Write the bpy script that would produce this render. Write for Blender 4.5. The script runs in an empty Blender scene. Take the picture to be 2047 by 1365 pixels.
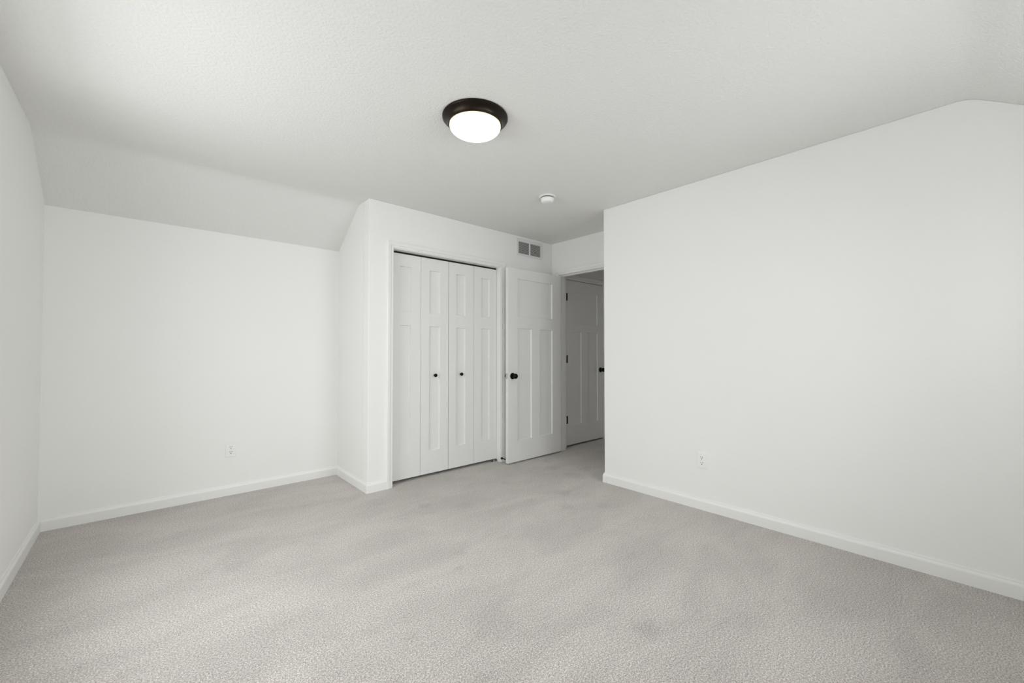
import bpy, bmesh, math
from mathutils import Vector, Matrix

scene = bpy.context.scene
C = scene.collection
R = math.radians

# ------------------------------------------------------------------ camera
cam_d = bpy.data.cameras.new('camera')
cam = bpy.data.objects.new('camera', cam_d)
C.objects.link(cam)
cam_d.sensor_fit = 'HORIZONTAL'
cam_d.sensor_width = 36.0
cam_d.lens = 823.28 * 36.0 / 2047.0
cam_d.shift_y = 4.13 / 2047.0
cam_d.clip_start = 0.02
cam.location = (0, 0, 1.1628)
cam.rotation_euler = (R(90 + 1.1069), 0, R(-41.8892))
scene.camera = cam

# ------------------------------------------------------------------ world, lights, exposure
world = bpy.data.worlds.new('overcast_sky')
scene.world = world
world.use_nodes = True
bg = world.node_tree.nodes['Background']
bg.inputs['Color'].default_value = (0.86, 0.93, 1.0, 1)
bg.inputs['Strength'].default_value = 1.0


def area(name, loc, target, sx, sy, power, color, spread=180):
    l = bpy.data.lights.new(name, 'AREA')
    l.shape = 'RECTANGLE'
    l.size, l.size_y = sx, sy
    l.energy = power
    l.color = color
    l.spread = R(spread)
    o = bpy.data.objects.new(name, l)
    C.objects.link(o)
    o.location = loc
    o.rotation_euler = (Vector(target) - Vector(loc)).to_track_quat('-Z', 'Y').to_euler()
    return o


# daylight through the gable window (sky above, bright ground below) and the knee wall window
area('daylight_sky', (-0.86, 2.10, 1.65), (1.2, 2.10, 0.6), 1.5, 1.5, 57, (0.97, 0.99, 1.0))
area('daylight_high_sky', (-2.3, 2.10, 2.45), (0.0, 2.10, 1.5), 4.4, 2.4, 66, (0.97, 0.99, 1.0))
area('daylight_ground', (-0.92, 2.05, 0.50), (0.35, 2.1, 2.44), 1.3, 0.8, 6.4, (1.0, 0.99, 0.96), 100)
area('daylight_near', (0.5, -0.86, 1.6), (0.5, 3.0, 0.7), 1.2, 1.1, 19, (0.97, 0.99, 1.0))
area('daylight_near_high', (0.4, -2.3, 2.35), (0.3, 0.0, 1.55), 3.6, 2.2, 70, (0.97, 0.99, 1.0))
area('daylight_side', (2.1, -0.86, 1.6), (0.2, 3.6, 0.9), 1.0, 1.0, 24, (0.97, 0.99, 1.0), 125)
area('daylight_side_ground', (2.1, -0.86, 0.75), (2.4, 0.4, 2.3), 1.0, 0.8, 22, (0.97, 0.99, 1.0))
area('hall_lamp_light', (4.3, 1.7, 2.36), (4.3, 1.7, 0), 0.25, 0.25, 0.5, (1.0, 0.72, 0.45))

vs = scene.view_settings
scene.display_settings.display_device = 'sRGB'
vs.view_transform = 'Standard'
vs.look = 'None'
vs.gamma = 1.0
vs.use_curve_mapping = False
vs.exposure = -0.33
scene.cycles.use_denoising = True
scene.cycles.filter_width = 1.4
scene.cycles.denoising_prefilter = 'NONE'
scene.cycles.max_bounces = 14
scene.cycles.diffuse_bounces = 10
scene.cycles.sample_clamp_indirect = 6.0

# ------------------------------------------------------------------ measured layout (metres)
XL, XR, YB, YN = -0.4886, 3.0841, 4.0333, -0.50    # gable wall, long wall, back and near knee walls
XC, YC = 1.3884, 3.3262                             # closet block corner
XD, XD2 = 3.6265, 3.742                             # entry door wall, two faces
YE = 2.2002                                         # end of the long wall
HC = 2.4408
YK, YK2 = 3.5423, -0.0104                           # where the flat ceiling breaks into the slopes
SL = 0.651
YH, XH = 3.300, 4.690                               # hall end wall, hall far wall
T = 0.115


# ------------------------------------------------------------------ materials
def mat(name, color, rough=0.5, metal=0.0, bump=None, spec=0.5, coat=0.0):
    m = bpy.data.materials.new(name)
    m.use_nodes = True
    nt = m.node_tree
    b = nt.nodes['Principled BSDF']
    b.inputs['Base Color'].default_value = (*color, 1)
    b.inputs['Roughness'].default_value = rough
    b.inputs['Metallic'].default_value = metal
    b.inputs['Specular IOR Level'].default_value = spec
    if coat:
        b.inputs['Coat Weight'].default_value = coat
    if bump:
        scale, strength, dist = bump
        tc = nt.nodes.new('ShaderNodeTexCoord')
        n = nt.nodes.new('ShaderNodeTexNoise')
        n.inputs['Scale'].default_value = scale
        n.inputs['Detail'].default_value = 3
        bp = nt.nodes.new('ShaderNodeBump')
        bp.inputs['Strength'].default_value = strength
        bp.inputs['Distance'].default_value = dist
        nt.links.new(tc.outputs['Object'], n.inputs['Vector'])
        nt.links.new(n.outputs['Fac'], bp.inputs['Height'])
        nt.links.new(bp.outputs['Normal'], b.inputs['Normal'])
    return m


M_WALL = mat('wall_paint', (0.86, 0.86, 0.845), 0.75, bump=(90, 0.15, 0.002), spec=0.25)
M_CEIL = mat('ceiling_paint', (0.77, 0.77, 0.756), 0.9, bump=(75, 0.7, 0.005), spec=0.15)
M_TRIM = mat('trim_paint', (0.84, 0.84, 0.825), 0.35, spec=0.4)
M_DOOR = mat('door_paint', (0.80, 0.80, 0.79), 0.40, bump=(400, 0.05, 0.0006), spec=0.4)
M_BLACK = mat('black_metal', (0.003, 0.003, 0.003), 0.42, spec=0.2)
M_BRONZE = mat('dark_bronze', (0.024, 0.018, 0.013), 0.36, 0.9)
M_CHROME = mat('chrome', (0.80, 0.80, 0.80), 0.12, 1.0)
M_STEEL = mat('zinc_steel', (0.62, 0.62, 0.62), 0.35, 0.9)
M_PLASTIC = mat('white_plastic', (0.86, 0.86, 0.85), 0.35)
M_SLOT = mat('slot_dark', (0.006, 0.006, 0.006), 0.7)  # near-black so that slots and gaps read as deep shade
M_DUCT_SHADE = mat('duct_shade', (0.05, 0.054, 0.051), 0.8)
M_GRILLE = mat('grille_enamel', (0.74, 0.75, 0.735), 0.4)
M_RUBBER = mat('black_rubber', (0.012, 0.012, 0.012), 0.7)


FOOTMARKS = [(1.60, 2.78, 0.075, 0.88), (1.83, 2.57, 0.085, 0.90), (2.60, 2.25, 0.10, 0.86), (3.04, 2.50, 0.16, 0.85), (3.07, 2.81, 0.10, 0.88),
             (1.38, 1.99, 0.055, 0.91), (1.28, 1.84, 0.05, 0.89), (0.40, 2.65, 0.10, 0.93), (2.80, 2.82, 0.09, 0.90), (2.41, 2.77, 0.07, 0.90),
             (2.39, 2.04, 0.09, 0.88), (2.60, 1.88, 0.08, 0.91), (1.59, 0.93, 0.09, 0.88), (1.15, 1.41, 0.16, 0.92), (2.27, 2.32, 0.07, 0.92)]


def carpet_material():
    m = bpy.data.materials.new('cut_pile_carpet')
    m.use_nodes = True
    nt = m.node_tree
    L = nt.links.new
    b = nt.nodes['Principled BSDF']
    b.inputs['Roughness'].default_value = 0.95
    b.inputs['Specular IOR Level'].default_value = 0.1
    b.inputs['Sheen Weight'].default_value = 0.25
    b.inputs['Sheen Roughness'].default_value = 0.6
    tc = nt.nodes.new('ShaderNodeTexCoord')

    def noise(scale, detail=2.0, rough=0.5, vec=None, dist=0.0):
        n = nt.nodes.new('ShaderNodeTexNoise')
        n.inputs['Scale'].default_value = scale
        n.inputs['Detail'].default_value = detail
        n.inputs['Roughness'].default_value = rough
        n.inputs['Distortion'].default_value = dist
        L(vec if vec is not None else tc.outputs['Object'], n.inputs['Vector'])
        return n.outputs['Fac']

    def rng(src, a, b_, c, d):
        r = nt.nodes.new('ShaderNodeMapRange')
        r.inputs['From Min'].default_value = a
        r.inputs['From Max'].default_value = b_
        r.inputs['To Min'].default_value = c
        r.inputs['To Max'].default_value = d
        r.interpolation_type = 'SMOOTHSTEP'
        L(src, r.inputs['Value'])
        return r.outputs['Result']

    def mul(x, y):
        k = nt.nodes.new('ShaderNodeMath')
        k.operation = 'MULTIPLY'
        L(x, k.inputs[0])
        L(y, k.inputs[1])
        return k.outputs[0]

    tuft = noise(210, 3, 0.65)
    clump = noise(125, 2, 0.6)
    # brushed pile: broad soft patches, stretched along one direction
    mp = nt.nodes.new('ShaderNodeMapping')
    mp.inputs['Rotation'].default_value = (0, 0, R(38))
    mp.inputs['Scale'].default_value = (1.0, 2.2, 1.0)
    L(tc.outputs['Object'], mp.inputs['Vector'])
    brush = noise(1.6, 4, 0.55, mp.outputs['Vector'], 0.6)
    scuff = noise(5.5, 3, 0.5, mp.outputs['Vector'], 0.3)
    v = mul(mul(rng(tuft, 0.30, 0.70, 0.52, 1.36), rng(clump, 0.32, 0.68, 0.78, 1.20)),
            mul(rng(brush, 0.3, 0.7, 0.90, 1.07), rng(scuff, 0.22, 0.42, 0.90, 1.0)))
    # trodden spots where the pile lies flat
    wob = nt.nodes.new('ShaderNodeTexNoise')
    wob.inputs['Scale'].default_value = 14
    L(tc.outputs['Object'], wob.inputs['Vector'])
    wv = nt.nodes.new('ShaderNodeVectorMath')
    wv.operation = 'MULTIPLY_ADD'
    L(wob.outputs['Color'], wv.inputs[0])
    wv.inputs[1].default_value = (0.10, 0.10, 0.0)
    L(tc.outputs['Object'], wv.inputs[2])
    for fx, fy, fr, fs in FOOTMARKS:
        dn = nt.nodes.new('ShaderNodeVectorMath')
        dn.operation = 'DISTANCE'
        L(wv.outputs['Vector'], dn.inputs[0])
        dn.inputs[1].default_value = (fx + 0.05, fy + 0.05, 0)
        v = mul(v, rng(dn.outputs['Value'], 0.2 * fr, fr, fs, 1.0))
    hue = nt.nodes.new('ShaderNodeValToRGB')
    hue.color_ramp.elements[0].color = (0.510, 0.470, 0.431, 1)
    hue.color_ramp.elements[1].color = (0.552, 0.519, 0.488, 1)
    L(noise(120, 1), hue.inputs['Fac'])
    mx = nt.nodes.new('ShaderNodeMix')
    mx.data_type = 'RGBA'
    mx.blend_type = 'MULTIPLY'
    mx.inputs['Factor'].default_value = 1.0
    L(hue.outputs['Color'], mx.inputs['A'])
    L(v, mx.inputs['B'])
    L(mx.outputs['Result'], b.inputs['Base Color'])
    bp = nt.nodes.new('ShaderNodeBump')
    bp.inputs['Strength'].default_value = 0.6
    bp.inputs['Distance'].default_value = 0.006
    L(tuft, bp.inputs['Height'])
    L(bp.outputs['Normal'], b.inputs['Normal'])
    return m


M_CARPET = carpet_material()


def lamp_glass():
    m = bpy.data.materials.new('frosted_lit_glass')
    m.use_nodes = True
    b = m.node_tree.nodes['Principled BSDF']
    b.inputs['Base Color'].default_value = (0.9, 0.88, 0.84, 1)
    b.inputs['Roughness'].default_value = 0.4
    # hot in the middle over the bulbs, dimmer and creamier toward the rim
    nt = m.node_tree
    tc = nt.nodes.new('ShaderNodeTexCoord')
    sp = nt.nodes.new('ShaderNodeSeparateXYZ')
    nt.links.new(tc.outputs['Object'], sp.inputs[0])
    mr = nt.nodes.new('ShaderNodeMapRange')
    mr.inputs['From Min'].default_value = -0.055
    mr.inputs['From Max'].default_value = -0.098
    nt.links.new(sp.outputs['Z'], mr.inputs['Value'])
    cr = nt.nodes.new('ShaderNodeValToRGB')
    cr.color_ramp.elements[0].color = (1.0, 0.92, 0.62, 1)
    cr.color_ramp.elements[1].color = (1.0, 0.97, 0.88, 1)
    nt.links.new(mr.outputs['Result'], cr.inputs['Fac'])
    st = nt.nodes.new('ShaderNodeMapRange')
    st.inputs['To Min'].default_value = 1.15
    st.inputs['To Max'].default_value = 4.0
    nt.links.new(mr.outputs['Result'], st.inputs['Value'])
    nt.links.new(cr.outputs['Color'], b.inputs['Emission Color'])
    nt.links.new(st.outputs['Result'], b.inputs['Emission Strength'])
    b.inputs['Base Color'].default_value = (0.5, 0.48, 0.42, 1)
    return m


M_LAMP = lamp_glass()


def pane_glass():
    m = bpy.data.materials.new('window_glass')
    m.use_nodes = True
    nt = m.node_tree
    nt.nodes.remove(nt.nodes['Principled BSDF'])
    t = nt.nodes.new('ShaderNodeBsdfTransparent')
    g = nt.nodes.new('ShaderNodeBsdfGlossy')
    g.inputs['Roughness'].default_value = 0.02
    mx = nt.nodes.new('ShaderNodeMixShader')
    mx.inputs[0].default_value = 0.06
    nt.links.new(t.outputs[0], mx.inputs[1])
    nt.links.new(g.outputs[0], mx.inputs[2])
    nt.links.new(mx.outputs[0], nt.nodes['Material Output'].inputs['Surface'])
    return m


M_PANE = pane_glass()


# ------------------------------------------------------------------ helpers
def obj(name, bm, m, parent=None, smooth=False, loc=None):
    bmesh.ops.remove_doubles(bm, verts=bm.verts, dist=1e-6)
    bmesh.ops.recalc_face_normals(bm, faces=bm.faces)
    me = bpy.data.meshes.new(name)
    bm.to_mesh(me)
    bm.free()
    me.materials.append(m)
    if smooth:
        for p in me.polygons:
            p.use_smooth = True
        me.set_sharp_from_angle(angle=R(35))
    o = bpy.data.objects.new(name, me)
    C.objects.link(o)
    if parent is not None:
        o.parent = parent
    if loc is not None:
        o.location = loc
    return o


def tag(o, label, cat, group=None, kind=None):
    o['label'] = label
    o['category'] = cat
    if group:
        o['group'] = group
    if kind:
        o['kind'] = kind
    return o


def struct(o, label, cat):
    return tag(o, label, cat, kind='structure')


def empty(name, loc, rz=0.0):
    o = bpy.data.objects.new(name, None)
    o.empty_display_size = 0.1
    C.objects.link(o)
    o.location = loc
    o.rotation_euler = (0, 0, rz)
    return o


def box(bm, x0, x1, y0, y1, z0, z1):
    g = bmesh.ops.create_cube(bm, size=1.0)
    for v in g['verts']:
        v.co = Vector(((x0 + x1) / 2 + v.co.x * (x1 - x0), (y0 + y1) / 2 + v.co.y * (y1 - y0), (z0 + z1) / 2 + v.co.z * (z1 - z0)))
    return g['verts']


def bevel(o, w=0.002, seg=2, angle=30):
    md = o.modifiers.new('edge', 'BEVEL')
    md.width = w
    md.segments = seg
    md.limit_method = 'ANGLE'
    md.angle_limit = R(angle)
    return o


def lathe(bm, prof, seg=48, M=Matrix.Identity(4)):
    """profile (radius, height) turned about local Z, then placed by M"""
    rings = []
    for r, z in prof:
        if r < 1e-6:
            rings.append([bm.verts.new(M @ Vector((0, 0, z)))])
        else:
            rings.append([bm.verts.new(M @ Vector((r * math.cos(2 * math.pi * k / seg), r * math.sin(2 * math.pi * k / seg), z))) for k in range(seg)])
    for a, b in zip(rings, rings[1:]):
        for k in range(seg):
            k2 = (k + 1) % seg
            if len(a) == 1 and len(b) == 1:
                continue
            if len(a) == 1:
                bm.faces.new((a[0], b[k], b[k2]))
            elif len(b) == 1:
                bm.faces.new((a[k], a[k2], b[0]))
            else:
                bm.faces.new((a[k], a[k2], b[k2], b[k]))


def axis_y(x, y, z, sign=-1):
    """matrix that sends local +Z to sign*Y at the given point"""
    return Matrix.Translation((x, y, z)) @ Matrix.Rotation(R(90) * (1 if sign < 0 else -1), 4, 'X')


def axis_x(x, y, z, sign=-1):
    return Matrix.Translation((x, y, z)) @ Matrix.Rotation(R(90) * (-1 if sign < 0 else 1), 4, 'Y')


def grid_solid(us, zs, hole, put, t):
    """slab in a (u, z) grid with empty cells; put(u, d, z) gives the point at depth d (0..t)"""
    bm = bmesh.new()
    nu, nz = len(us) - 1, len(zs) - 1

    def full(i, j):
        return 0 <= i < nu and 0 <= j < nz and not hole((us[i] + us[i + 1]) / 2, (zs[j] + zs[j + 1]) / 2)

    def quad(*ps):
        bm.faces.new([bm.verts.new(put(*p)) for p in ps])

    for i in range(nu):
        for j in range(nz):
            if not full(i, j):
                continue
            u0, u1, z0, z1 = us[i], us[i + 1], zs[j], zs[j + 1]
            for d in (0, t):
                quad((u0, d, z0), (u1, d, z0), (u1, d, z1), (u0, d, z1))
            if not full(i - 1, j):
                quad((u0, 0, z0), (u0, t, z0), (u0, t, z1), (u0, 0, z1))
            if not full(i + 1, j):
                quad((u1, 0, z0), (u1, t, z0), (u1, t, z1), (u1, 0, z1))
            if not full(i, j - 1):
                quad((u0, 0, z0), (u1, 0, z0), (u1, t, z0), (u0, t, z0))
            if not full(i, j + 1):
                quad((u0, 0, z1), (u1, 0, z1), (u1, t, z1), (u0, t, z1))
    return bm


def sweep(paths, put, closed_profile=True):
    """paths: for each profile point a polyline of points; strips between neighbours, capped ends"""
    bm = bmesh.new()
    V = [[bm.verts.new(put(*p)) for p in line] for line in paths]
    n = len(V)
    for i in range(n):
        a, b = V[i], V[(i + 1) % n]
        for k in range(len(a) - 1):
            bm.faces.new((a[k], a[k + 1], b[k + 1], b[k]))
    bm.faces.new([v[0] for v in V])
    bm.faces.new([v[-1] for v in V])
    return bm


# ------------------------------------------------------------------ floor, ceiling, walls
bm = bmesh.new()
box(bm, XL - T, XH + T, YN - T, YB + T, -0.12, 0.0)
struct(obj('floor', bm, M_CARPET), 'pale grey beige cut pile carpet with brushed patches and footmarks', 'carpet')


def ceiling_profile():
    """(y, z) along the room section, with softened breaks"""
    pts = [(YN - T, HC - SL * (YK2 - YN + T))]
    for y0, s in ((YK2, -1), (YK, 1)):
        r = 0.05
        P, A, B = Vector((y0, HC)), None, None
        lo = Vector((y0 - r, HC - SL * r if s < 0 else HC))
        hi = Vector((y0 + r, HC if s < 0 else HC - SL * r))
        for k in range(7):
            t = k / 6
            q = lo * (1 - t) ** 2 + P * (2 * t * (1 - t)) + hi * t ** 2
            pts.append((q.x, q.y))
    pts.append((YB + T, HC - SL * (YB + T - YK)))
    return pts


CP = ceiling_profile()
bm = bmesh.new()
lower = [[bm.verts.new((x, y, z)) for y, z in CP] for x in (XL - T, XH + T)]
upper = [[bm.verts.new((x, y, z + 0.14)) for y, z in CP] for x in (XL - T, XH + T)]
for k in range(len(CP) - 1):
    bm.faces.new((lower[0][k], lower[0][k + 1], lower[1][k + 1], lower[1][k]))
    bm.faces.new((upper[0][k], upper[0][k + 1], upper[1][k + 1], upper[1][k]))
    for s in (0, 1):
        bm.faces.new((lower[s][k], lower[s][k + 1], upper[s][k + 1], upper[s][k]))
for k in (0, len(CP) - 1):
    bm.faces.new((lower[0][k], lower[1][k], upper[1][k], upper[0][k]))
struct(obj('ceiling', bm, M_CEIL, smooth=True), 'white textured ceiling, flat in the middle and sloping down at both sides', 'ceiling')


def cz(y):
    """ceiling height at y"""
    for (a, za), (b, zb) in zip(CP, CP[1:]):
        if a <= y <= b:
            return za + (zb - za) * (y - a) / (b - a)
    return CP[0][1]


def prism_x(x0, x1, yz):
    """slab between x0 and x1 with the outline yz"""
    bm = bmesh.new()
    a = [bm.verts.new((x0, y, z)) for y, z in yz]
    b = [bm.verts.new((x1, y, z)) for y, z in yz]
    bm.faces.new(a)
    bm.faces.new(b)
    n = len(yz)
    for k in range(n):
        bm.faces.new((a[k], a[(k + 1) % n], b[(k + 1) % n], b[k]))
    return bm


def under_ceiling(y0, y1):
    return [(y0, 0.0), (y1, 0.0), (y1, cz(y1))] + [(y, z) for y, z in reversed(CP) if y0 < y < y1] + [(y0, cz(y0))]


# gable wall with its window
WY0, WY1, WZ0, WZ1 = 1.30, 2.80, 0.52, 2.08
b1 = grid_solid([YN, WY0, WY1, YB], [0, WZ0, WZ1, 2.10],
                lambda u, z: WY0 < u < WY1 and WZ0 < z < WZ1, lambda u, d, z: Vector((XL - d, u, z)), T)
b2 = prism_x(XL - T, XL, [(YN, 2.10), (YB, 2.10), (YB, cz(YB))] + [(y, z) for y, z in reversed(CP) if YN < y < YB] + [(YN, cz(YN))])
tmp = bpy.data.meshes.new('gable_top')
b2.to_mesh(tmp)
b1.from_mesh(tmp)
b2.free()
struct(obj('wall_left', b1, M_WALL), 'white painted gable wall at the narrow strip beside the corner', 'wall')

# back knee wall, running on behind the closet
bm = prism_x(XL - T, XD2, under_ceiling(YB, YB + T))
struct(obj('wall_back', bm, M_WALL), 'low white back wall under the sloped ceiling, with one outlet', 'wall')

# near knee wall with its window
NW = [(-0.10, 1.10), (1.60, 2.60)]
NZ0, NZ1 = 0.90, 1.95
bm = grid_solid([XL - T] + [x for p in NW for x in p] + [XH + T], [0, NZ0, NZ1, 2.0],
                lambda u, z: NZ0 < z < NZ1 and any(p[0] < u < p[1] for p in NW), lambda u, d, z: Vector((u, YN - d, z)), T)
bt = prism_x(XL - T, XH + T, [(YN - T, 2.0), (YN, 2.0), (YN, cz(YN)), (YN - T, cz(YN - T))])
tm = bpy.data.meshes.new('near_top')
bt.to_mesh(tm)
bm.from_mesh(tm)
bt.free()
struct(obj('wall_near', bm, M_WALL), 'white knee wall behind the camera position with two windows', 'wall')

# long wall and its return into the alcove
o = obj('wall_right', prism_x(XR, XR + T, under_ceiling(YN, YE)), M_WALL)
bevel(o, 0.004, 3)
struct(o, 'long white wall with one outlet, ending at the alcove corner', 'wall')
bm = bmesh.new()
box(bm, XR + T, XD, YE - T, YE, 0, HC)
struct(obj('wall_alcove', bm, M_WALL), 'short white return wall closing the door alcove', 'wall')

# closet walls
CX0, CX1, CZ1 = 1.590, 2.838, 2.073
bm = grid_solid([XC, CX0, CX1, XD], [0, CZ1, HC],
                lambda u, z: CX0 < u < CX1 and z < CZ1, lambda u, d, z: Vector((u, YC + d, z)), T)
o = obj('wall_closet_front', bm, M_WALL)
bevel(o, 0.005, 3)
struct(o, 'white closet front wall above and around the folding doors', 'wall')
struct(obj('wall_closet_side', prism_x(XC, XC + T, under_ceiling(YC + T, YB)), M_WALL),
       'bright white side wall of the closet block under the slope', 'wall')

# entry door wall
DY0, DY1, DZ1 = 2.382, 3.238, 2.073
bm = grid_solid([YE - T, DY0, DY1, YC + T], [0, DZ1, HC],
                lambda u, z: DY0 < u < DY1 and z < DZ1, lambda u, d, z: Vector((XD + d, u, z)), XD2 - XD)
struct(obj('wall_door', bm, M_WALL), 'white alcove wall over the open entry doorway', 'wall')

# hall beyond the doorway
HX0, HX1 = 3.832, 4.622
bm = grid_solid([XD2, HX0, HX1, XH], [0, DZ1, HC],
                lambda u, z: HX0 < u < HX1 and z < DZ1, lambda u, d, z: Vector((u, YH + d, z)), T)
struct(obj('wall_hall_end', bm, M_WALL), 'shaded hall end wall around the inner door', 'wall')
struct(obj('wall_hall_side', prism_x(XH, XH + T, under_ceiling(YN, YB)), M_WALL), 'far side wall of the dim hall', 'wall')
bm = bmesh.new()
box(bm, XD2, XH, YH + 0.6, YH + 0.6 + T, 0, 2.2)
struct(obj('wall_hall_room', bm, M_WALL), 'wall of the room behind the shut hall door', 'wall')

# ------------------------------------------------------------------ trim
CAS = [(0.0, 0.0), (0.0, 0.008), (0.003, 0.0105), (0.017, 0.0115), (0.0195, 0.0085), (0.022, 0.0125), (0.026, 0.0145),
       (0.044, 0.0165), (0.052, 0.0165), (0.055, 0.014), (0.055, 0.0)]     # (out from the opening, thickness)


def casing(name, s0, s1, ztop, put, jamb_depth, stop, label, sign=1):
    """door casing and jamb around the opening s0..s1; put(s, d, z): d > 0 is out of the wall into the room"""
    rv = 0.005
    paths = [[(s0 - rv - u, t, 0.0), (s0 - rv - u, t, ztop + rv + u), (s1 + rv + u, t, ztop + rv + u), (s1 + rv + u, t, 0.0)] for u, t in CAS]
    bm = sweep(paths, put)
    root = obj(name, bm, M_TRIM)
    jt = 0.016
    jb = grid_solid([s0 - jt, s0, s1, s1 + jt], [0, ztop, ztop + jt],
                    lambda u, z: s0 < u < s1 and z < ztop, lambda u, d, z: put(u, -d, z), jamb_depth)
    obj('jamb', jb, M_TRIM, root)
    if stop:
        a, b = stop
        st = 0.011
        sb = grid_solid([s0, s0 + st, s1 - st, s1], [0, ztop - st, ztop],
                        lambda u, z: s0 + st < u < s1 - st and z < ztop - st, lambda u, d, z: put(u, -a - d, z), b - a)
        obj('stop_strip', sb, M_TRIM, root)
    struct(root, label, 'door frame')
    return root


casing('trim_1', 1.608, 2.820, 2.055, lambda s, d, z: Vector((s, YC - d, z)), T, None,
       'white moulded casing framing the closet folding doors')
casing('trim_2', 2.400, 3.220, 2.055, lambda s, d, z: Vector((XD - d, s, z)), XD2 - XD, (0.036, 0.075),
       'white moulded casing of the open bedroom doorway')
casing('trim_3', 3.848, 4.606, 2.050, lambda s, d, z: Vector((s, YH - d, z)), T, (0.037, 0.075),
       'shaded white casing around the shut hall door')
BB = [(0.0, 0.0), (0.013, 0.0), (0.013, 0.060), (0.0115, 0.066), (0.007, 0.074), (0.005, 0.083), (0.0, 0.083)]


def baseboard(name, a, b, nrm, ea, eb, label):
    """along a->b on a wall whose room-side normal is nrm; ea/eb: +1 outside corner, -1 inside corner, 0 square end"""
    a, b, n = Vector((*a, 0)), Vector((*b, 0)), Vector((*nrm, 0))
    d = (b - a).normalized()
    paths = [[tuple(a + n * t - d * (t * ea) + Vector((0, 0, z))), tuple(b + n * t + d * (t * eb) + Vector((0, 0, z)))] for t, z in BB]
    bm = sweep(paths, lambda *p: Vector(p))
    struct(obj(name, bm, M_TRIM), label, 'baseboard')


baseboard('baseboard_left', (XL, YN), (XL, YB), (1, 0), -1, -1, 'white baseboard along the gable wall')
baseboard('baseboard_back', (XL, YB), (XC, YB), (0, -1), -1, -1, 'white baseboard along the low back wall')
baseboard('baseboard_closet_side', (XC, YB), (XC, YC), (-1, 0), -1, 1, 'short white baseboard on the closet side wall')
baseboard('baseboard_closet_front', (XC, YC), (1.5475, YC), (0, -1), 1, 0, 'stub of white baseboard between closet corner and casing')
baseboard('baseboard_closet_end', (2.8805, YC), (XD, YC), (0, -1), 0, -1, 'white baseboard behind the open bedroom door')
baseboard('baseboard_right', (XR, YE), (XR, YN), (-1, 0), 1, -1, 'long white baseboard under the long wall')
baseboard('baseboard_alcove', (XD, YE), (XR, YE), (0, 1), -1, 1, 'white baseboard on the alcove return wall')
baseboard('baseboard_near', (XL, YN), (XR, YN), (0, 1), -1, -1, 'white baseboard on the knee wall behind the camera position')
baseboard('baseboard_hall', (XH, YH), (XH, YN), (-1, 0), -1, -1, 'white baseboard along the far hall wall')


# ------------------------------------------------------------------ windows (behind the camera position)
def window(name, put, u0, u1, z0, z1, label, put_n):
    root = obj(name, grid_solid([u0, u0 + 0.05, u1 - 0.05, u1], [z0, z0 + 0.05, z1 - 0.05, z1],
                                lambda u, z: u0 + 0.05 < u < u1 - 0.05 and z0 + 0.05 < z < z1 - 0.05, put, 0.07), M_TRIM)
    um = (u0 + u1) / 2
    obj('mullion', grid_solid([um - 0.025, um + 0.025], [z0 + 0.05, z1 - 0.05], lambda u, z: False, put, 0.05), M_TRIM, root)
    obj('pane', grid_solid([u0 + 0.05, u1 - 0.05], [z0 + 0.05, z1 - 0.05], lambda u, z: False, lambda u, d, z: put(u, d + 0.022, z), 0.004), M_PANE, root)
    obj('sill', grid_solid([u0 - 0.05, u1 + 0.05], [z0 - 0.025, z0], lambda u, z: False, put_n, 0.075), M_TRIM, root)
    struct(root, label, 'window')


window('window_1', lambda u, d, z: Vector((XL - 0.04 - d, u, z)), WY0, WY1, WZ0, WZ1, 'white framed double window in the gable wall',
       lambda u, d, z: Vector((XL - 0.04 + d, u, z)))
for k, (n0, n1) in enumerate(NW):
    window('window_%d' % (k + 2), lambda u, d, z: Vector((u, YN - 0.04 - d, z)), n0, n1, NZ0, NZ1,
           ('white framed wide window in the near knee wall', 'white framed narrower window in the near knee wall')[k],
           lambda u, d, z: Vector((u, YN - 0.04 + d, z)))


# ------------------------------------------------------------------ doors
def panel_leaf(w, h, t, panels, depth=0.013, slope=0.002):
    """door leaf in local x 0..w, y 0..t, z 0..h with recessed flat panels (x0, x1, z0, z1) on both faces"""
    bm = bmesh.new()
    xs = sorted({0.0, w} | {p[0] for p in panels} | {p[1] for p in panels})
    zs = sorted({0.0, h} | {p[2] for p in panels} | {p[3] for p in panels})

    def quad(*ps):
        bm.faces.new([bm.verts.new(p) for p in ps])

    for y, s in ((0.0, 1), (t, -1)):
        for x0, x1 in zip(xs, xs[1:]):
            for z0, z1 in zip(zs, zs[1:]):
                cx, czz = (x0 + x1) / 2, (z0 + z1) / 2
                if any(p[0] < cx < p[1] and p[2] < czz < p[3] for p in panels):
                    continue
                quad((x0, y, z0), (x1, y, z0), (x1, y, z1), (x0, y, z1))
        for x0, x1, z0, z1 in panels:
            o = [(x0, y, z0), (x1, y, z0), (x1, y, z1), (x0, y, z1)]
            yi = y + s * depth
            i = [(x0 + slope, yi, z0 + slope), (x1 - slope, yi, z0 + slope), (x1 - slope, yi, z1 - slope), (x0 + slope, yi, z1 - slope)]
            quad(*i)
            for k in range(4):
                k2 = (k + 1) % 4
                quad(o[k], o[k2], i[k2], i[k])
    quad((0, 0, 0), (0, t, 0), (0, t, h), (0, 0, h))
    quad((w, 0, 0), (w, t, 0), (w, t, h), (w, 0, h))
    quad((0, 0, 0), (w, 0, 0), (w, t, 0), (0, t, 0))
    quad((0, 0, h), (w, 0, h), (w, t, h), (0, t, h))
    return bm


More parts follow.
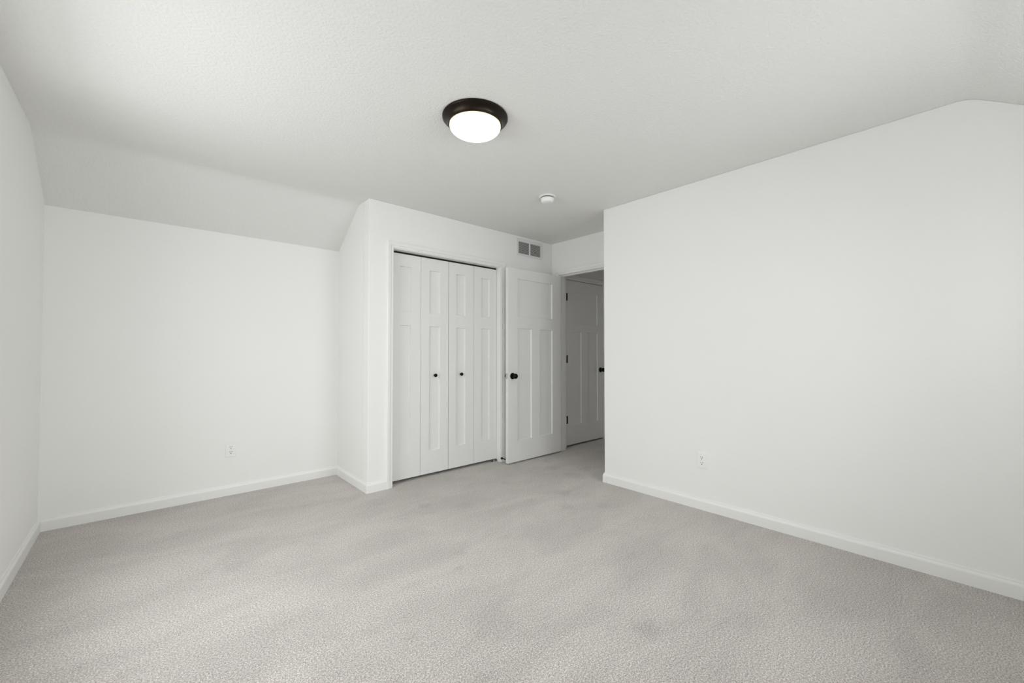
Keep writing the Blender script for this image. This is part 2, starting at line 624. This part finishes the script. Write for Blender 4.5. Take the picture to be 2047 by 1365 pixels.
ROSE = [(0.0, -0.001), (0.033, -0.001), (0.033, 0.004), (0.030, 0.008), (0.018, 0.011), (0.012, 0.012), (0.0, 0.012)]
KNOB = [(0.0, 0.010), (0.011, 0.010), (0.011, 0.024), (0.014, 0.028), (0.0235, 0.034), (0.0268, 0.043), (0.0268, 0.050), (0.0235, 0.058), (0.014, 0.063), (0.0, 0.064)]


def door_knob(parent, x, y, z, sign):
    bm = bmesh.new()
    lathe(bm, KNOB, 40, axis_y(x, y, z, sign))
    k = obj('door_knob', bm, M_BLACK, parent, smooth=True)
    k['label'] = 'round black door knob'
    bm = bmesh.new()
    lathe(bm, ROSE, 40, axis_y(x, y, z, sign))
    obj('rosette', bm, M_BLACK, k, smooth=True)
    return k


# open bedroom door, folded back parallel to the closet front
LW, LH, LT = 0.813, 2.020, 0.035
d1 = empty('door_1', (2.7955, 3.178, 0.016))
leaf = obj('leaf', panel_leaf(LW, LH, LT, [(0.137, 0.671, 1.516, 1.912), (0.137, 0.342, 0.218, 1.388), (0.467, 0.671, 0.218, 1.388)]), M_DOOR, d1)
bevel(leaf, 0.0015, 2, 60)
door_knob(d1, 0.062, 0.0, 0.893, -1)
door_knob(d1, 0.062, LT, 0.893, 1)
bm = bmesh.new()
box(bm, -0.0015, 0.001, 0.005, 0.030, 0.865, 0.922)
lp = obj('latch_plate', bm, M_CHROME, d1)
lp['label'] = 'bright chrome latch plate'
bm = bmesh.new()
box(bm, -0.011, -0.001, 0.0115, 0.0235, 0.884, 0.903)
bevel(obj('latch_bolt', bm, M_CHROME, lp), 0.003, 2)
for z in (0.18, 0.97, 1.76):
    bm = bmesh.new()
    lathe(bm, [(0.0, 0.0), (0.006, 0.0), (0.006, 0.089), (0.0, 0.089)], 16, Matrix.Translation((LW + 0.008, LT + 0.004, z)))
    obj('hinge', bm, M_BLACK, d1, smooth=True)
struct(d1, 'open white three panel bedroom door with black knob, standing against the closet wall', 'door')

# shut hall door
d2 = empty('door_2', (3.851, YH - 0.002, 0.020))
HW, HH = 0.752, 2.022
leaf = obj('leaf', panel_leaf(HW, HH, LT, [(0.105, 0.627, 1.488, 1.888), (0.105, 0.288, 0.234, 1.384), (0.419, 0.627, 0.234, 1.384)]), M_DOOR, d2)
bevel(leaf, 0.0015, 2, 60)
door_knob(d2, HW - 0.064, 0.0, 0.900, -1)
for z in (0.265, 1.004, 1.765):
    bm = bmesh.new()
    lathe(bm, [(0.0, 0.0), (0.0065, 0.0), (0.0065, 0.092), (0.0, 0.092)], 16, Matrix.Translation((0.0, -0.006, z)))
    box(bm, -0.002, 0.020, -0.0025, 0.0005, z, z + 0.092)
    obj('hinge', bm, M_BLACK, d2, smooth=True)
struct(d2, 'shut white three panel hall door in shade with three black hinges', 'door')

# closet folding doors: two pairs of narrow leaves
CY = 3.392
BW, BH, BT = 0.2985, 2.011, 0.030
KN = [(0.0, -0.001), (0.009, -0.001), (0.008, 0.006), (0.0075, 0.012), (0.012, 0.016), (0.0165, 0.021), (0.0165, 0.026), (0.013, 0.031), (0.0, 0.033)]
PX = [(0.090, 0.197), (0.088, 0.203), (0.088, 0.196), (0.096, 0.205)]


def bifold(name, x0, pan, kx, label):
    e = empty(name, (x0, CY, 0.027))
    for k in (0, 1):
        a, b = pan[k]
        lf = obj('door_leaf', panel_leaf(BW, BH, BT, [(a, b, 0.211, 1.371), (a, b, 1.495, 1.899)]), M_DOOR, e, loc=(k * (BW + 0.003), 0, 0))
        bevel(lf, 0.0015, 2, 60)
    bm = bmesh.new()
    lathe(bm, KN, 32, axis_y(kx - x0, 0.010, 0.911, -1))
    kb = obj('knob', bm, M_BLACK, e, smooth=True)
    kb['label'] = 'small round black knob'
    struct(e, label, 'closet door')


bifold('door_3', 1.6115, PX[:2], 2.064, 'white folding closet door pair beside the closet corner, small black knob on its second leaf')
bifold('door_4', 2.2165, PX[2:], 2.362, 'white folding closet door pair beside the open bedroom door, small black knob on its first leaf')
# track above the folding doors, its black stands in for gap shade
bm = bmesh.new()
box(bm, 1.608, 2.820, 3.398, 3.422, 2.042, 2.055)
struct(obj('trim_4', bm, M_SLOT), 'folding door track in the closet head, blackened for the gap shade', 'track')

# floor bracket of the folding door pivot
pb = empty('pivot_bracket', (2.790, 3.375, 0.0))
bm = bmesh.new()
box(bm, -0.045, 0.028, 0.0, 0.032, 0.0, 0.003)
box(bm, 0.025, 0.028, 0.0, 0.032, 0.0, 0.020)
obj('plate', bm, M_STEEL, pb)
bm = bmesh.new()
lathe(bm, [(0.0, 0.0), (0.006, 0.0), (0.006, 0.014), (0.003, 0.014), (0.003, 0.021), (0.0, 0.021)], 16, Matrix.Translation((-0.008, 0.032 / 2, 0.003)))
obj('pivot_pin', bm, M_STEEL, pb, smooth=True)
tag(pb, 'small metal pivot bracket on the carpet under the folding door beside the casing', 'bracket')


# ------------------------------------------------------------------ door stops
def door_stop(loc, rot, label):
    e = empty('door_stop', loc)
    M = rot
    bm = bmesh.new()
    lathe(bm, [(0.0, -0.001), (0.0125, -0.001), (0.0125, 0.004), (0.009, 0.008), (0.0, 0.008)], 24, M)
    obj('base', bm, M_BLACK, e, smooth=True)
    bm = bmesh.new()
    lathe(bm, [(0.0, 0.006), (0.0045, 0.006), (0.0045, 0.064), (0.0, 0.064)], 16, M)
    obj('rod', bm, M_BLACK, e, smooth=True)
    bm = bmesh.new()
    lathe(bm, [(0.0, 0.062), (0.0095, 0.062), (0.0105, 0.068), (0.0105, 0.078), (0.008, 0.082), (0.0, 0.082)], 24, M)
    obj('bumper', bm, M_RUBBER, e, smooth=True)
    tag(e, label, 'door stop')


ROT_Y = Matrix.Rotation(R(90), 4, 'X')            # local +Z to -Y
ROT_X = Matrix.Rotation(R(-90), 4, 'Y')           # local +Z to -X
door_stop((2.829, YC - 0.0105, 0.040), ROT_Y, 'black rod door stop at the foot of the closet casing behind the open door')
door_stop((XH - 0.013, 3.235, 0.050), ROT_X, 'black rod door stop on the hall baseboard by the shut hall door')

# ------------------------------------------------------------------ ceiling light
cl = empty('ceiling_light', (1.3378, 1.7931, HC))
bm = bmesh.new()
lathe(bm, [(0.0, 0.0), (0.176, 0.0), (0.178, -0.002), (0.178, -0.007), (0.175, -0.011), (0.166, -0.016), (0.156, -0.024), (0.149, -0.034), (0.1465, -0.042),
           (0.1455, -0.046), (0.141, -0.046), (0.139, -0.040), (0.0, -0.036)], 96)
pn = obj('base_pan', bm, M_BRONZE, cl, smooth=True)
pn['label'] = 'flared dark bronze pan'
bm = bmesh.new()
pr = [(0.1385, -0.038), (0.1395, -0.050)]
for k in range(1, 15):
    a = R(90 * k / 14)
    pr.append((0.1395 * math.cos(a) if k < 14 else 0.0, -0.050 - 0.052 * math.sin(a)))
lathe(bm, pr, 96)
gs = obj('glass_shade', bm, M_LAMP, cl, smooth=True)
gs['label'] = 'glowing frosted glass bowl'
tag(cl, 'lit flush ceiling light, dark bronze pan with glowing frosted glass bowl', 'ceiling light')

# ------------------------------------------------------------------ smoke detector
sd = empty('smoke_detector', (2.4752, 2.3217, HC))
bm = bmesh.new()
lathe(bm, [(0.0, 0.0), (0.070, 0.0), (0.071, -0.003), (0.071, -0.006), (0.068, -0.0085), (0.0, -0.0085)], 64)
obj('base_plate', bm, M_PLASTIC, sd, smooth=True)
bm = bmesh.new()
lathe(bm, [(0.0, -0.008), (0.052, -0.008), (0.052, -0.016), (0.0, -0.016)], 64)
obj('vent_ring', bm, M_SLOT, sd, smooth=True)
bm = bmesh.new()
lathe(bm, [(0.0, -0.0145), (0.054, -0.0145), (0.0555, -0.017), (0.054, -0.030), (0.051, -0.040), (0.047, -0.046), (0.040, -0.049), (0.0, -0.049)], 64)
bd = obj('body', bm, M_PLASTIC, sd, smooth=True)
bm = bmesh.new()
lathe(bm, [(0.0, -0.048), (0.009, -0.048), (0.009, -0.0505), (0.0, -0.0505)], 24, Matrix.Translation((0.012, -0.012, 0)))
obj('test_button', bm, M_GRILLE, bd, smooth=True)
tag(sd, 'round white smoke detector on the ceiling near the closet', 'smoke detector')

# ------------------------------------------------------------------ return air grille
VX0, VX1, VZ0, VZ1 = 3.046, 3.453, 2.230, 2.418
av = empty('air_vent', (VX0, YC, VZ0))
w, h = VX1 - VX0, VZ1 - VZ0
gx = [(0.031, 0.192), (0.212, w - 0.034)]
gz0, gz1 = 0.020, h - 0.036
us = sorted({0.0, w} | {a for p in gx for a in p})
fr = grid_solid(us, [0.0, gz0, gz1, h], lambda u, z: gz0 < z < gz1 and any(a < u < b for a, b in gx), lambda u, d, z: Vector((u, -0.0075 + d, z)), 0.0072)
bevel(obj('frame', fr, M_GRILLE, av), 0.0025, 2)
bm = bmesh.new()
for a, b in gx:
    box(bm, a, b, -0.0012, -0.0004, gz0, gz1)
obj('duct_shade_sheet', bm, M_DUCT_SHADE, av)  # flat dark sheet on the wall, stands in for shade inside the duct
for a, b in gx:
    bm = bmesh.new()
    n = 13
    for k in range(n):
        zc = gz0 + (k + 0.5) * (gz1 - gz0) / n
        q = [(-0.0068, zc - 0.0012), (-0.0066, zc - 0.0040), (-0.0014, zc - 0.0012), (-0.0014, zc + 0.0012)]
        A = [bm.verts.new((a - 0.001, y, z)) for y, z in q]
        B = [bm.verts.new((b + 0.001, y, z)) for y, z in q]
        bm.faces.new(A)
        bm.faces.new(B)
        for i in range(4):
            bm.faces.new((A[i], A[(i + 1) % 4], B[(i + 1) % 4], B[i]))
    obj('louver_grille', bm, M_GRILLE, av)
tag(av, 'white louvered return air vent high on the closet wall near the alcove', 'air vent')


# ------------------------------------------------------------------ outlets
def round_rect(w, h, r, seg=6):
    pts = []
    for cx, cy, a0 in ((w / 2 - r, h / 2 - r, 0), (-w / 2 + r, h / 2 - r, 90), (-w / 2 + r, -h / 2 + r, 180), (w / 2 - r, -h / 2 + r, 270)):
        for k in range(seg + 1):
            a = R(a0 + 90 * k / seg)
            pts.append((cx + r * math.cos(a), cy + r * math.sin(a)))
    return pts


def plate(bm, pts, y0, y1, inset=0.0):
    """prism with outline pts (x, z) from y0 (wall) to y1 (front, toward -y), front edge inset"""
    cx = sum(p[0] for p in pts) / len(pts)
    cz_ = sum(p[1] for p in pts) / len(pts)
    mx = max(abs(p[0] - cx) for p in pts)
    mz = max(abs(p[1] - cz_) for p in pts)
    a = [bm.verts.new((x, y0, z)) for x, z in pts]
    b = [bm.verts.new((cx + (x - cx) * (1 - inset / mx), y1, cz_ + (z - cz_) * (1 - inset / mz))) for x, z in pts]
    bm.faces.new(a)
    bm.faces.new(b)
    n = len(pts)
    for k in range(n):
        bm.faces.new((a[k], a[(k + 1) % n], b[(k + 1) % n], b[k]))


def outlet(loc, rz, label):
    e = empty('wall_outlet', loc, rz)
    bm = bmesh.new()
    plate(bm, round_rect(0.074, 0.116, 0.005), 0.0, -0.0055, 0.003)
    obj('cover_plate', bm, M_PLASTIC, e)
    for s in (-1, 1):
        zc = s * 0.0197
        bm = bmesh.new()
        pts = []
        for k in range(32):                                     # round face cut flat above and below
            a = 2 * math.pi * k / 32
            pts.append((0.0172 * math.cos(a), zc + max(-0.0142, min(0.0142, 0.0172 * math.sin(a)))))
        plate(bm, pts, -0.004, -0.0075, 0.0006)
        rc = obj('receptacle', bm, M_PLASTIC, e)
        bm = bmesh.new()
        box(bm, -0.0078, -0.0050, -0.0078, -0.0070, zc + 0.0008, zc + 0.0098)
        box(bm, 0.0050, 0.0078, -0.0078, -0.0070, zc + 0.0014, zc + 0.0090)
        lathe(bm, [(0.0, 0.0), (0.0032, 0.0), (0.0032, 0.0008), (0.0, 0.0008)], 16, Matrix.Translation((0, -0.0070, zc - 0.0072)) @ Matrix.Rotation(R(90), 4, 'X'))
        obj('slots', bm, M_SLOT, rc)
    bm = bmesh.new()
    lathe(bm, [(0.0, 0.0), (0.0032, 0.0), (0.0030, 0.0010), (0.0, 0.0014)], 16, Matrix.Translation((0, -0.0053, 0)) @ Matrix.Rotation(R(90), 4, 'X'))
    obj('screw', bm, M_PLASTIC, e)
    tag(e, label, 'outlet', group='wall outlets')


outlet((0.5445, YB, 0.3635), 0.0, 'white duplex outlet low on the back wall under the slope')
outlet((XR, 1.337, 0.3600), R(-90), 'white duplex outlet low on the long wall past the alcove corner')
